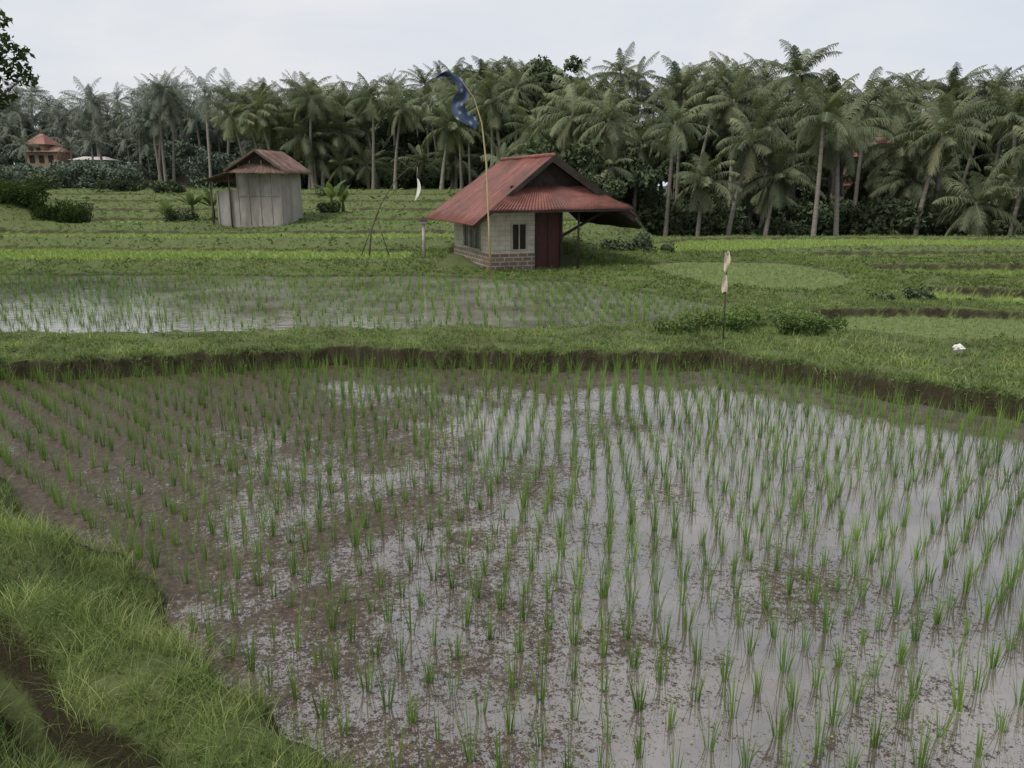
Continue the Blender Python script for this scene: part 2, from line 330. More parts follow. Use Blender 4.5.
# rice clumps
def gridpts(x0,x1,y0,y1,sp1,sp2,ang,jit):
    c=((x0+x1)/2,(y0+y1)/2); r=math.hypot(x1-x0,y1-y0)/2
    a=np.arange(-r,r,sp1); b=np.arange(-r,r,sp2); A,B=np.meshgrid(a,b); A=A.ravel()+.05*np.sin(B.ravel()*1.3); B=B.ravel()+.12*np.sin(A*.5)
    x=c[0]+A*math.cos(ang)-B*math.sin(ang)+rng.normal(0,jit,len(A)); y=c[1]+A*math.sin(ang)+B*math.cos(ang)+rng.normal(0,jit,len(A))
    k=(x>x0)&(x<x1)&(y>y0)&(y<y1); return x[k],y[k]
def clumps(x,y,z,nb,hmin,hmax,w,ns,spread,leanmax,tb):
    n=len(x); cnt=rng.integers(nb[0],nb[1]+1,n); ci=np.repeat(np.arange(n),cnt); m=len(ci)
    ch=rng.uniform(hmin,hmax,n); ct=rng.normal(tb,.1,n)
    th=rng.uniform(0,2*np.pi,m); r=spread*np.sqrt(rng.random(m))
    B=np.stack([x[ci]+r*np.cos(th),y[ci]+r*np.sin(th),z[ci]-.03],1)
    h=ch[ci]*rng.uniform(.45,1.08,m)+.03
    lean=rng.uniform(0,leanmax,m); curve=rng.uniform(0,.28,m)*(rng.random(m)<.7)
    return blades(B,h,w*rng.uniform(.7,1.3,m),ns,lean,curve,np.clip(ct[ci]+rng.normal(0,.15,m),0,1),yaw=th)
x,y=gridpts(-11.5,11,.8,13.4,.225,.31,R(-43),.015); h,ix,d,s=terrain(x,y)
ok=(ix==0)&(d<-.12)&(rng.random(len(x))>.04)&(np.abs(x)<.8*y+2.5); x,y=x[ok],y[ok]
V,Q,T=clumps(x,y,np.zeros(len(x)),(10,23),.21,.43,.0066,3,.026,.2,.5)
link(bpy.data.objects.new('rice_seedlings',quads_mesh('rice_seedlings',V,Q,M_rice,T)))
parts=[];bparts=[]
for k,f in enumerate(F[1:],1):
    P=f['p']; x0,y0=P.min(0); x1,y1=P.max(0); ym=(y0+y1)/2
    if f['kind']=='stubble':
        x,y=gridpts(x0,x1,y0,y1,.12,.12,.3,.05); nb=(3,5); hm=(.04,.10); w=.013; tb=.15
    elif f['kind']=='waterB':
        x,y=gridpts(max(x0,-20),x1,y0,y1,.26,.40,R(4),.03); nb=(8,13); hm=(.17,.31); w=.010; tb=.4
    else:
        sp=.22 if ym<34 else (.36 if ym<50 else .7); w=.017 if ym<34 else (.032 if ym<50 else .065)
        x,y=gridpts(x0,x1,y0,y1,sp,sp,R(6*k),.05); nb=(7,10); hm=(f['h']*.8,f['h']*1.05); tb=.3+.35*((k*53)%11)/10
    kk=np.abs(x)<.76*y+3; x,y=x[kk],y[kk]
    h,ix,d,s=terrain(x,y); lim=-.12 if f['kind']=='waterB' else -(.2+np.clip(y-18,0,60)*.012)
    ok=(ix==k)&(d<lim)&(rng.random(len(x))>.04)
    x,y=x[ok],y[ok]; z=np.full(len(x),f['z'])
    if f['kind']=='waterB':
        dense=sstep(-2.5,2.5,x+(y-19)*.25+.8*np.sin(y*1.7+x)); ns=rng.random(len(x))<.86+.14*dense; x,y,z,dense=x[ns],y[ns],z[ns],dense[ns]
        bparts.append(clumps(x[dense>.6],y[dense>.6],z[dense>.6]+.02,(3,6),.16,.28,.012,2,.05,.25,.5))
        bparts.append(clumps(x,y,z,nb,hm[0],hm[1],w,2,.03,.2,tb))
    else: parts.append(clumps(x,y,z,nb,hm[0],hm[1],w,2,.04,.35,tb))
V,Q,T=merge(parts); link(bpy.data.objects.new('rice_crop',quads_mesh('rice_crop',V,Q,M_rice_far,T)))
V,Q,T=merge(bparts); link(bpy.data.objects.new('rice_seedlings',quads_mesh('rice_seedlings_upper',V,Q,M_rice,T)))
# floating weed: tiny specks and fragments
n=11000; cx=rng.uniform(-9,9,n); cy=rng.uniform(3,13,n)
nz=np.sin(1.3*cx+.7*cy)*np.sin(1.7*cy-.6*cx)+.4*np.sin(3.1*cx)-.05*cx; kk=nz+rng.normal(0,.5,n)>.2; cx,cy=cx[kk],cy[kk]
h,ix,d,s=terrain(cx,cy); ok=(ix==0)&(d<-.1); cx,cy=cx[ok],cy[ok]
P3=np.stack([cx,cy,np.full(len(cx),-.004)],1); sz=rng.uniform(.004,.011,len(cx))*(1+.05*cy); a=rng.uniform(0,6.28,len(cx))
A3=np.stack([np.cos(a),np.sin(a),0*a],1)*sz[:,None]; B3=np.stack([-np.sin(a),np.cos(a),0*a],1)*sz[:,None]*.7
zt=rng.uniform(0,.01,(len(cx),1))*np.array([[0,0,1.]])
V=np.stack([P3-A3,P3-B3,P3+A3+zt,P3+B3],1).reshape(-1,3); Q=np.arange(len(V)).reshape(-1,4)
M_pad=foliage('floating_weed_mat',(.06,.04,.025),(.13,.16,.05),(.26,.34,.11),.1,.6)
link(bpy.data.objects.new('floating_weeds',quads_mesh('floating_weeds',V,Q,M_pad,np.repeat(np.clip(rng.random(len(cx))**.8,0,1),4))))
# ------------------------------------------------------------------ palms
def palm_mesh(name,H,mat,seed,nf=26,L0=3.3,nl=32,bend=.6):
    r=np.random.default_rng(seed); V=[];Q=[];T=[];mi=[];cnt=[0]
    def add(vs,qs,t,m):
        V.append(vs); Q.append(qs+cnt[0]); cnt[0]+=len(vs); T.append(np.full(len(vs),t) if np.isscalar(t) else t); mi.append(np.full(len(qs),m))
    ba=r.uniform(0,6.28); nr=14; n=7; tt=np.linspace(0,1,nr)
    cx=bend*np.cos(ba)*tt**1.6*H*.12; cy=bend*np.sin(ba)*tt**1.6*H*.12; cz=tt*H
    rad=.165-.065*tt+.1*np.exp(-tt*14); an=np.arange(n)*2*np.pi/n
    vs=np.stack([cx[:,None]+rad[:,None]*np.cos(an),cy[:,None]+rad[:,None]*np.sin(an),np.repeat(cz[:,None]-.3*(tt[:,None]==0),n,1)],-1).reshape(-1,3)
    qs=np.array([(i*n+k,i*n+(k+1)%n,(i+1)*n+(k+1)%n,(i+1)*n+k) for i in range(nr-1) for k in range(n)])
    add(vs,qs,.5,1)
    top=np.array([cx[-1],cy[-1],H-.1])
    for f in range(nf):
        q=f/nf; el=R(80)-R(125)*q**.85+r.normal(0,.2); az=f*2.399+r.normal(0,.4); L=L0*r.uniform(.68,1.15)*(.8+.2*math.sin(math.pi*min(q*1.3,1)))
        ns=10; p=top.copy(); pts=[p.copy()]; dirs=[]; e=el; droop=r.uniform(.5,1.5); daz=r.normal(0,.3)
        for j in range(ns):
            e-=droop/ns*(.4+1.2*j/ns)*(1 if e>-1.35 else 0); az+=daz/ns; dv=np.array([math.cos(e)*math.cos(az),math.cos(e)*math.sin(az),math.sin(e)])
            dirs.append(dv); p=p+dv*L/ns; pts.append(p.copy())
        dirs.append(dirs[-1]); pts=np.array(pts); dirs=np.array(dirs)
        side=np.array([-math.sin(az),math.cos(az),0])
        dead=q>.86 and r.random()<.6
        tint=.95 if dead else .1+.5*r.random()+.15*(1-q)
        wv=np.linspace(.07,.02,ns+1)[:,None]
        vs=np.stack([pts-side*wv*.5,pts+side*wv*.5],1).reshape(-1,3); qs=np.array([(2*j,2*j+1,2*j+3,2*j+2) for j in range(ns)])
        add(vs,qs,min(tint+.25,1),0)
        s=np.linspace(.1,.99,nl); pi=s*ns; i0=np.minimum(pi.astype(int),ns-1); fr=(pi-i0)[:,None]
        bp=pts[i0]*(1-fr)+pts[i0+1]*fr; bd=dirs[i0]; roll=r.normal(0,.35)
        for sg in (-1,1):
            ll=(.9*np.sin(np.pi*np.clip(s*.88+.12,0,1))**.7+.12)*L0/4.3*r.uniform(.7,1.15,nl)
            hang=r.uniform(.5,1.3,nl)[:,None]
            d=side*sg*.75+bd*.55+np.array([0,0,roll*sg*.5]); d=d/np.linalg.norm(d,axis=1)[:,None]
            p1=bp+d*ll[:,None]*.5; p2=bp+d*ll[:,None]*.8-np.array([0,0,1])*ll[:,None]*hang*.6; p1[:,2]-=ll*.14*hang[:,0]
            w=bd*.027
            vs=np.stack([bp-w,bp+w,p1+w,p1-w,p2+w*.3,p2-w*.3],1).reshape(-1,3); b=np.arange(nl)*6
            qs=np.concatenate([np.stack([b,b+1,b+2,b+3],1),np.stack([b+3,b+2,b+4,b+5],1)])
            add(vs,qs,np.repeat(np.clip(tint+r.normal(0,.1,nl),0,1),6),0)
    for c in range(7):
        a=r.uniform(0,6.28); o=top+np.array([.28*math.cos(a),.28*math.sin(a),-.25-.15*r.random()]); vs=[];m=6
        for j,(rr,zz) in enumerate(((.03,.14),(.12,.05),(.12,-.06),(.03,-.14))):
            for k in range(m): vs.append(o+np.array([rr*math.cos(k*1.047),rr*math.sin(k*1.047),zz]))
        add(np.array(vs),np.array([(j*m+k,j*m+(k+1)%m,(j+1)*m+(k+1)%m,(j+1)*m+k) for j in range(3) for k in range(m)]),.6,0)
    me=quads_mesh(name,np.concatenate(V),np.concatenate(Q),mat,np.concatenate(T)); me.materials.append(M_trunk)
    me.polygons.foreach_set('material_index',np.concatenate(mi).astype(np.int32)); me.update(); return me
PH=(3.0,5.0,7.0,8.5,10,11.5,13)
palms=[palm_mesh('palm_%d'%k,hh,M_palm,11+k,nf=20+k%3*4,bend=.3+.5*(k%3)) for k,hh in enumerate(PH)]
PF=(6,9,11,13)
palms_far=[palm_mesh('palm_far_%d'%k,hh,M_palm_hazed,51+k,nf=22,nl=20,bend=.3+.5*(k%3)) for k,hh in enumerate(PF)]
def leafcloud(name,mat,seed,blobs,n,size,trunk=None,mat2=None):
    r=np.random.default_rng(seed); P=[];T=[]
    tot=sum(b[3]**2 for b in blobs)
    for (x,y,z,rad) in blobs:
        m=int(n*rad**2/tot); d=r.normal(0,1,(m,3)); d/=np.linalg.norm(d,axis=1)[:,None]; rr=rad*(.45+.6*r.random(m)**.6)
        nzz=1+.18*np.sin(5*d[:,0]+seed)*np.sin(4*d[:,1]+3*d[:,2])
        p=np.stack([x+d[:,0]*rr*nzz,y+d[:,1]*rr*nzz,z+d[:,2]*rr*.8*nzz],1); P.append(p)
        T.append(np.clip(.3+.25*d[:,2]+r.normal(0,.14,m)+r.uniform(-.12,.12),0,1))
    P=np.concatenate(P);T=np.concatenate(T)
    a=r.normal(0,1,P.shape);a/=np.linalg.norm(a,axis=1)[:,None];b=r.normal(0,1,P.shape);b-=a*(a*b).sum(1)[:,None];b/=np.linalg.norm(b,axis=1)[:,None]
    s=(size*r.uniform(.6,1.3,len(P)))[:,None]
    V=np.stack([P-a*s,P-b*s*.5,P+a*s,P+b*s*.5],1).reshape(-1,3); Q=np.arange(len(P)*4).reshape(-1,4); T=np.repeat(T,4)
    mi=np.zeros(len(Q),np.int32)
    if trunk:
        Vs=[V];Qs=[Q];o=len(V);nn=7
        for (pa,pb,ra,rb) in trunk:
            pa=np.array(pa,float);pb=np.array(pb,float);k=np.linspace(0,1,5)[:,None]
            c=pa*(1-k)+pb*k; c[1:-1]+=r.normal(0,.04,(3,3))*np.linalg.norm(pb-pa)*.5
            rd=(ra*(1-k)+rb*k); dv=(pb-pa)/np.linalg.norm(pb-pa); uu=np.cross(dv,[.2,1,.1]);uu/=np.linalg.norm(uu);wv=np.cross(dv,uu)
            an=np.arange(nn)*2*np.pi/nn
            vs=(c[:,None,:]+rd[:,None,:]*(np.cos(an)[None,:,None]*uu+np.sin(an)[None,:,None]*wv)).reshape(-1,3)
            qs=np.array([(i*nn+j,i*nn+(j+1)%nn,(i+1)*nn+(j+1)%nn,(i+1)*nn+j) for i in range(4) for j in range(nn)])+o
            Vs.append(vs);Qs.append(qs);o+=len(vs);mi=np.concatenate([mi,np.ones(len(qs),np.int32)]);T=np.concatenate([T,np.full(len(vs),.5)])
        V=np.concatenate(Vs);Q=np.concatenate(Qs)
    me=quads_mesh(name,V,Q,mat,T); 
    if mat2: me.materials.append(mat2); me.polygons.foreach_set('material_index',mi)
    me.update(); return me
def rb(seed,n,rx,ry,z0,z1,r0,r1):
    q=random.Random(seed); return [(q.uniform(-rx,rx),q.uniform(-ry,ry),q.uniform(z0,z1),q.uniform(r0,r1)) for _ in range(n)]
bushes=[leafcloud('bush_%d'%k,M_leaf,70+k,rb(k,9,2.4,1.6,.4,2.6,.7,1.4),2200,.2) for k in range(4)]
bushes_far=[leafcloud('bushf_%d'%k,M_leaf_hazed,80+k,rb(20+k,9,3,2,.6,3.4,.9,1.6),1500,.3) for k in range(3)]
def tree_trunks(H,seed):
    q=random.Random(seed); T=[((0,0,-.3),(0,0,H*.5),.28,.18)]
    for k in range(6):
        a=q.uniform(0,6.28); T.append(((0,0,H*q.uniform(.3,.5)),(math.cos(a)*H*.2,math.sin(a)*H*.2,H*q.uniform(.65,.9)),.13,.04))
    return T
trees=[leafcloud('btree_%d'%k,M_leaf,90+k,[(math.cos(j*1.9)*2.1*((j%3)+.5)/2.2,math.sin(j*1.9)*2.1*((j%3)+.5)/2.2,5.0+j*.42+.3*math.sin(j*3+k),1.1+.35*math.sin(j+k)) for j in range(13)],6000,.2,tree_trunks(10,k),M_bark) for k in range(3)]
trees_far=[leafcloud('btreef_%d'%k,M_leaf_hazed,95+k,[(math.cos(j*1.9)*2.3*((j%3)+.5)/2.2,math.sin(j*1.9)*2.3*((j%3)+.5)/2.2,3.0+j*.5+.3*math.sin(j*3+k),1.3+.35*math.sin(j+k)) for j in range(13)],3500,.28,tree_trunks(10,k+5),M_bark) for k in range(3)]
def gz(x,y): return float(terrain(np.array([x]),np.array([y]))[0][0])
def inst(name,me,x,y,parent=None,sc=1.0,z=None,sz=None):
    o=bpy.data.objects.new(name,me); o.location=(x,y,(gz(x,y) if z is None else z)-.05); o.rotation_euler=(random.uniform(-.07,.07),random.uniform(-.07,.07),random.uniform(0,6.28))
    o.scale=(sc,sc,sc*(sz or 1)); return link(o,parent)
def palm_top(name,set_,hs,x,y,top,parent=None,cs=1.0):
    z=gz(x,y); need=(top-z)/cs-1.5; k=min(range(len(hs)),key=lambda i:abs(hs[i]-need)); sc=max(.75,min(1.25,(top-z)/(hs[k]+1.5)))
    return inst(name,set_[k],x,y,parent,sc,z)
q=random.Random(5)
front=[(17.4,47,8.3),(19.6,49,7.6),(24.8,50,7.4),(30,49,6.4),(13.2,50,7.0),(9.8,52,8.2),(36,50,7.8),(22.3,53,9.4),(27.8,54,8.4),(33.5,55,9.2),(14.6,55,10.0),(7.2,55,8.8),(39.5,54,9.8),(4.6,58,9.4),(42.5,49,5.5),(-1.5,66,10.6),(1.8,64,9.0),(-6,70,9.5),(-10.5,74,11),(-15,80,11.6),(11.2,49,4.6),(31.8,48,4.2),(27.2,47.5,3.6),(35,47,3.4),(15.5,50,5.2),(6.1,53,5.0)]
for x,y,t in front: palm_top('coconut_palm_tree',palms,PH,x,y,t)
grove=empty('palm_grove')
def top_slope(lat): return float(np.interp(lat,[-.64,-.5,-.4,-.3,-.22,-.14,-.04,.06,.24,.38,.5,.64,.9],[.108,.112,.128,.114,.122,.134,.146,.134,.146,.134,.122,.138,.138]))
for kx in range(130):
    lat=q.uniform(-.02,.85); y=q.uniform(53,80); x=lat*y; f=q.uniform(.25,1.0) if kx%4 else q.uniform(.8,1.08)
    palm_top('palm',palms,PH,x,y,2.9+top_slope(lat)*y*f-1.5*(1-f),grove)
for kx in range(66):
    lat=q.uniform(-.32,.05); y=q.uniform(74,95); x=lat*y; f=q.uniform(.3,1.0) if kx%4 else q.uniform(.8,1.06)
    palm_top('palm',palms,PH,x,y,2.9+top_slope(lat)*y*f,grove)
def clear(lat,y): return not(-.615<lat<-.50 and y<96)
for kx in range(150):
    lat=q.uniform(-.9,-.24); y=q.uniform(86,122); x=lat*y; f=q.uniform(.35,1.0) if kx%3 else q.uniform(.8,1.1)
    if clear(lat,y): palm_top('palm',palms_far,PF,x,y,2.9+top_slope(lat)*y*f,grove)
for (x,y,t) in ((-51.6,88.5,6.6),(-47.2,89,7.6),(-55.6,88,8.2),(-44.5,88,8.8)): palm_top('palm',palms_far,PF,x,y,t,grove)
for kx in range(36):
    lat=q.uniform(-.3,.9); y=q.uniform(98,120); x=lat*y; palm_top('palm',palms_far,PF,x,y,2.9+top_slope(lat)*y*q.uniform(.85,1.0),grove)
under=empty('forest_undergrowth')
for kx in range(100):
    lat=q.uniform(.08,.85); y=q.uniform(52,70); inst('bush',bushes[q.randrange(4)],lat*y,y,under,q.uniform(.5,1.15))
for kx in range(34):
    lat=q.uniform(-.3,.08); y=q.uniform(78,88); inst('bush',bushes[q.randrange(4)],lat*y,y,under,q.uniform(.5,1.0))
for kx in range(60):
    lat=q.uniform(0,.9); y=q.uniform(66,90); z=gz(lat*y,y); inst('broadleaf',trees[q.randrange(3)],lat*y,y,under,q.uniform(.6,.95)*(top_slope(lat)*y*.85+2.9-z)/11.3,z)
for kx in range(24):
    lat=q.uniform(-.28,.05); y=q.uniform(84,98); z=gz(lat*y,y); inst('broadleaf',trees[q.randrange(3)],lat*y,y,under,q.uniform(.7,.95)*(top_slope(lat)*y*.85+2.9-z)/11.3,z)
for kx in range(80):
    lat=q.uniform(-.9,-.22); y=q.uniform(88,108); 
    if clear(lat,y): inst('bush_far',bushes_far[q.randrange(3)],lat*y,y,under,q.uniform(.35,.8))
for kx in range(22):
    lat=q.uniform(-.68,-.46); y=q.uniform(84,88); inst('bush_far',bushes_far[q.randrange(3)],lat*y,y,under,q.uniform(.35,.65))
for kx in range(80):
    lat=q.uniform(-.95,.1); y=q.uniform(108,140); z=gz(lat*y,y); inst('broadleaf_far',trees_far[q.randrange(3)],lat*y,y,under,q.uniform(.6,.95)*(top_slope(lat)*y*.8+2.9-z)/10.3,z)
for x,y,s_ in ((2.5,72,1.06),(-.8,76,1.03),(5.5,70,.92)): inst('broadleaf_tree',trees[0],x,y,None,s_)
# near tree at the left
blobs=[(q.uniform(-2.0,2.2),q.uniform(-2,2),q.uniform(4.4,7.2),q.uniform(.45,.85)) for _ in range(22)]
blobs+=[(2.75,0,5.9,.45),(3.05,.2,5.3,.38),(2.6,.1,4.8,.35),(2.9,-.1,6.4,.3),(3.4,.1,5.1,.2),(3.3,0,5.7,.22),(2.4,0,5.4,.45)]
tr=[((0,0,-.3),(.2,0,3.4),.2,.15),((.2,0,3.4),(-.6,.4,6.5),.13,.04),((.2,0,3.2),(2.9,0,6.1),.1,.02),((.2,0,3.0),(3.2,.1,5.1),.07,.015),((.2,0,3.4),(.6,1.6,6.2),.1,.03),((.2,0,3.4),(-1.6,-.8,5.8),.1,.03)]
nt_me=leafcloud('shade_tree',M_leaf_near,5,blobs,9500,.085,tr,M_bark)
o=bpy.data.objects.new('shade_tree',nt_me); o.location=(-14.9,20.2,.25); link(o)
# ------------------------------------------------------------------ banana plants
def banana(name,x,y,H,seed,z=None):
    r=np.random.default_rng(seed); e=empty(name,(x,y,gz(x,y) if z is None else z)); parts=[]
    tube('stem',[(0,0,-.1),(.03,0,H*.2),(0,.03,H*.4)],[.1,.08,.05],M_banana,e)
    for f in range(8):
        az=f*2.4+r.normal(0,.4); el=R(86-f*6)+r.normal(0,.12); L=H*.72*r.uniform(.6,1.15); p=np.array([0,0,H*.3]); e0=el; pts=[]; ns=9
        for j in range(ns+1):
            pts.append(p.copy()); p=p+np.array([math.cos(e0)*math.cos(az),math.cos(e0)*math.sin(az),math.sin(e0)])*L/ns; e0-=.05+.02*j
        side=np.array([-math.sin(az),math.cos(az),-.0]); pts=np.array(pts); t=np.linspace(0,1,ns+1)
        w=(.02+.24*np.sin(np.pi*np.clip((t-.12)/.88,0,1))**.6*(t>.12)*r.uniform(.7,1.1,ns+1))[:,None]*H/2.6
        vs=np.stack([pts-side*w-[0,0,.35]*w,pts,pts+side*w-[0,0,.35]*w],1).reshape(-1,3)
        qs=np.array([[(3*j+a,3*j+a+1,3*j+a+4,3*j+a+3) for a in (0,1)] for j in range(ns)]).reshape(-1,4)
        parts.append((vs,qs,np.full(len(vs),np.clip(r.normal(.4,.25),0,1))))
    V,Q,T=merge(parts); link(bpy.data.objects.new('leaves',quads_mesh('leaves',V,Q,M_banana,T)),e)
for k,(x,y,H) in enumerate(((-16.2,38.3,1.3),(-15.4,39.4,1.9),(-14.7,40.2,1.7),(-9.3,42.2,2.0),(-8.8,42.6,1.4))): banana('banana_plant',x,y,H,k)
# shrubs
def shrub(x,y,rad,n,size,mat=M_leaf,name='shrub'):
    q=random.Random(int(x*100)); me=leafcloud(name,mat,int(abs(x*10)),[(q.uniform(-rad,rad),q.uniform(-rad,rad)*.6,q.uniform(.1,rad*.55),rad*q.uniform(.35,.6)) for _ in range(7)],n,size)
    o=bpy.data.objects.new(name,me); o.location=(x,y,gz(x,y)); link(o)
for a in ((9.6,19.0,.33,900,.05),(8.6,18.6,.2,500,.05),(4.4,14.6,.5,1800,.03,M_weed),(5.0,14.2,.45,1700,.03,M_weed),(3.7,14.5,.4,1400,.03,M_weed),(5.5,14.0,.4,1200,.03,M_weed),(2.9,14.3,.35,1000,.03,M_weed),(-15.9,38.9,.6,1000,.07),(-9.6,42.4,.6,900,.07),(4.2,30,.7,1500,.07),(5.3,29.6,.5,1000,.06),(-38,66,1.5,1500,.12),(-31,65,1.2,1500,.12),(-18,65,1.0,1300,.12),(-12,54.6,.8,900,.1),(-27,64.5,1.0,1300,.12)):
    shrub(*a)
# dark hedge on the high bank at the left
hq=random.Random(8); hb=[]
for k in range(26):
    t_=k/25; hb.append((-2.6+5.2*t_+hq.uniform(-.2,.2),hq.uniform(-.4,.4),.25+hq.uniform(0,.6),hq.uniform(.5,.75)))
he=leafcloud('hedge',M_leaf_near,9,hb,9000,.075)
for (hx,hy,hr,hs) in ((-24.2,37.6,.05,(1,1,1)),(-20.4,37.2,-.1,(.42,.9,.95))):
    o=bpy.data.objects.new('hedge',he); o.location=(hx,hy,gz(hx,hy)-.15); o.rotation_euler=(0,0,hr); o.scale=hs; link(o)
# ------------------------------------------------------------------ main hut
hut=empty('field_hut',(-.68,24.75,gz(-.68,24.75)-.02),R(20))
M_roof,nt,o=newmat('red_corrugated_roof_mat'); oc=objc(nt)
mp=N(nt,'ShaderNodeMapping'); mp.inputs['Scale'].default_value=(.9,5,.9); nt.links.new(oc,mp.inputs[0])
n1=noise(nt,1.6,6,.75,mp.outputs[0]); c=ramp(nt,n1,[(.28,(.06,.024,.02)),(.45,(.155,.055,.043)),(.6,(.22,.088,.07)),(.75,(.30,.19,.16))])
n2=noise(nt,.9,4,.6,oc); c=mix(nt,ramp(nt,n2,[(.45,0),(.65,.8)]),c,(.085,.042,.034))
wv=N(nt,'ShaderNodeSeparateXYZ'); nt.links.new(oc,wv.inputs[0])
sheet=mth(nt,'FRACT',mth(nt,'MULTIPLY',wv.outputs['Y'],1.15)); c=mix(nt,ramp(nt,sheet,[(.0,.55),(.06,0)]),c,(.05,.02,.015))
b=N(nt,'ShaderNodeBsdfPrincipled'); nt.links.new(c,b.inputs['Base Color']); b.inputs['Roughness'].default_value=.6; b.inputs['Specular IOR Level'].default_value=.3
nt.links.new(b.outputs[0],o.inputs[0])
def corr(name,A,B,C,D,mat,parent,pitch=.11,amp=.018,thick=.012):
    """corrugated sheet: A,B along the eave (bottom), D,C along the ridge(top)"""
    A,B,C,D=[Vector(v) for v in (A,B,C,D)]; nrm=(B-A).cross(D-A).normalized()
    nu=max(8,int((B-A).length/pitch*6)); nv=6; V=[];Fq=[]
    for off in (0,-thick):
        for j in range(nv+1):
            t=j/nv
            for i in range(nu+1):
                s=i/nu; p=(A.lerp(B,s)).lerp(D.lerp(C,s),t); ph=(A.lerp(B,s)-A).length/pitch*2*math.pi
                V.append(p+nrm*(amp*math.sin(ph)+off+.012*math.sin(3*s*6+t*4)))
    m=(nu+1)*(nv+1)
    for j in range(nv):
        for i in range(nu):
            a=j*(nu+1)+i; Fq.append((a,a+1,a+nu+2,a+nu+1)); Fq.append((m+a,m+a+nu+1,m+a+nu+2,m+a+1))
    for i in range(nu): Fq.append((i,m+i,m+i+1,i+1)); a=nv*(nu+1)+i; Fq.append((a,a+1,m+a+1,m+a))
    for j in range(nv): a=j*(nu+1); Fq.append((a,a+nu+1,m+a+nu+1,m+a)); a+=nu; Fq.append((a,m+a,m+a+nu+1,a+nu+1))
    return mesh_ob(name,V,Fq,mat,parent,True)
RX,RZ=1.9,3.42
ey0,ey1=-.42,5.0
corr('roof_left_slope',(-.75,ey1,1.42),(-.75,ey0-.25,1.42),(RX,ey0,RZ),(RX,ey1-.7,RZ),M_roof,hut)
corr('roof_right_slope',(4.65,ey0-.25,1.62),(4.65,ey1,1.62),(RX,ey1-.7,RZ),(RX,ey0,RZ),M_roof,hut)
corr('roof_back_slope',(4.6,ey1+.1,1.5),(-.7,ey1+.1,1.45),(RX-.9,ey1-.9,2.75),(RX+.9,ey1-.9,2.75),M_roof,hut)
corr('roof_front_skirt',(-.30,-1.0,1.84),(4.42,-1.0,1.86),(3.05,-.25,2.52),(.78,-.25,2.52),M_roof,hut)
tube('ridge_cap',[(RX,ey0-.05,RZ+.02),(RX,ey1-.7,RZ+.02)],[.07,.07],M_roof,hut)
def beam(name,a,b,w,h,mat,parent):
    a=Vector(a);b=Vector(b);d=(b-a).normalized(); up=Vector((0,0,1)); sd=d.cross(up)
    if sd.length<.01: sd=Vector((1,0,0))
    sd.normalize(); up=sd.cross(d)
    V=[p+sd*sx*w/2+up*sz*h/2 for p in (a,b) for sx,sz in ((-1,-1),(1,-1),(1,1),(-1,1))]
    return mesh_ob(name,V,[(0,1,2,3),(4,7,6,5),(0,4,5,1),(1,5,6,2),(2,6,7,3),(3,7,4,0)],mat,parent)
beam('bargeboard_left',(RX,ey0-.04,RZ-.06),(-.72,ey0-.2,1.36),.04,.13,M_dark,hut)
beam('bargeboard_right',(RX,ey0-.04,RZ-.08),(4.62,ey0-.2,1.53),.04,.22,M_dark,hut)
mesh_ob('gable_infill',[(.45,-.05,2.3),(3.4,-.05,2.3),(RX,-.05,RZ-.12)],[(0,1,2)],M_dark,hut)
beam('gable_beam',(.6,-.2,2.5),(3.2,-.2,2.5),.06,.09,M_dark,hut)
beam('skirt_fascia',(-.30,-.97,1.80),(4.42,-.97,1.82),.04,.07,M_dark,hut)
mesh_ob('eave_soffit',[(-.2,-.85,1.80),(4.3,-.85,1.80),(4.3,4.6,1.75),(-.3,4.6,1.72)],[(0,3,2,1)],M_dark,hut)
corr('right_eave_thatch',(4.95,-.5,1.25),(4.95,4.2,1.3),(4.3,4.2,1.8),(4.3,-.6,1.8),M_dark,hut,.07,.03,.06)
W,Ld,HW=2.4,3.9,1.80
M_wall,nt,o=newmat('painted_brick_wall_mat'); oc=objc(nt)
br=N(nt,'ShaderNodeTexBrick')
cb=N(nt,'ShaderNodeCombineXYZ'); sp=N(nt,'ShaderNodeSeparateXYZ'); nt.links.new(oc,sp.inputs[0]); nt.links.new(mth(nt,'ADD',sp.outputs['X'],sp.outputs['Y']),cb.inputs[0]); nt.links.new(sp.outputs['Z'],cb.inputs[1]); nt.links.new(cb.outputs[0],br.inputs['Vector'])
br.inputs['Scale'].default_value=1; br.inputs['Brick Width'].default_value=.34; br.inputs['Row Height'].default_value=.15; br.inputs['Mortar Size'].default_value=.010
br.inputs['Color1'].default_value=(.50,.46,.38,1); br.inputs['Color2'].default_value=(.43,.395,.32,1); br.inputs['Mortar'].default_value=(.32,.29,.23,1)
c=mix(nt,ramp(nt,noise(nt,2.2,6,.7,oc),[(.45,0),(.75,.8)]),br.outputs['Color'],(.22,.19,.15))
b=N(nt,'ShaderNodeBsdfPrincipled'); nt.links.new(c,b.inputs['Base Color']); b.inputs['Roughness'].default_value=.9
nt.links.new(b.outputs[0],o.inputs[0])
M_brick,nt,o=newmat('brown_brick_base_mat'); oc=objc(nt)
br=N(nt,'ShaderNodeTexBrick'); cb=N(nt,'ShaderNodeCombineXYZ'); sp=N(nt,'ShaderNodeSeparateXYZ'); nt.links.new(oc,sp.inputs[0]); nt.links.new(mth(nt,'ADD',sp.outputs['X'],sp.outputs['Y']),cb.inputs[0]); nt.links.new(sp.outputs['Z'],cb.inputs[1]); nt.links.new(cb.outputs[0],br.inputs['Vector'])
br.inputs['Scale'].default_value=1; br.inputs['Brick Width'].default_value=.3; br.inputs['Row Height'].default_value=.13; br.inputs['Mortar Size'].default_value=.016
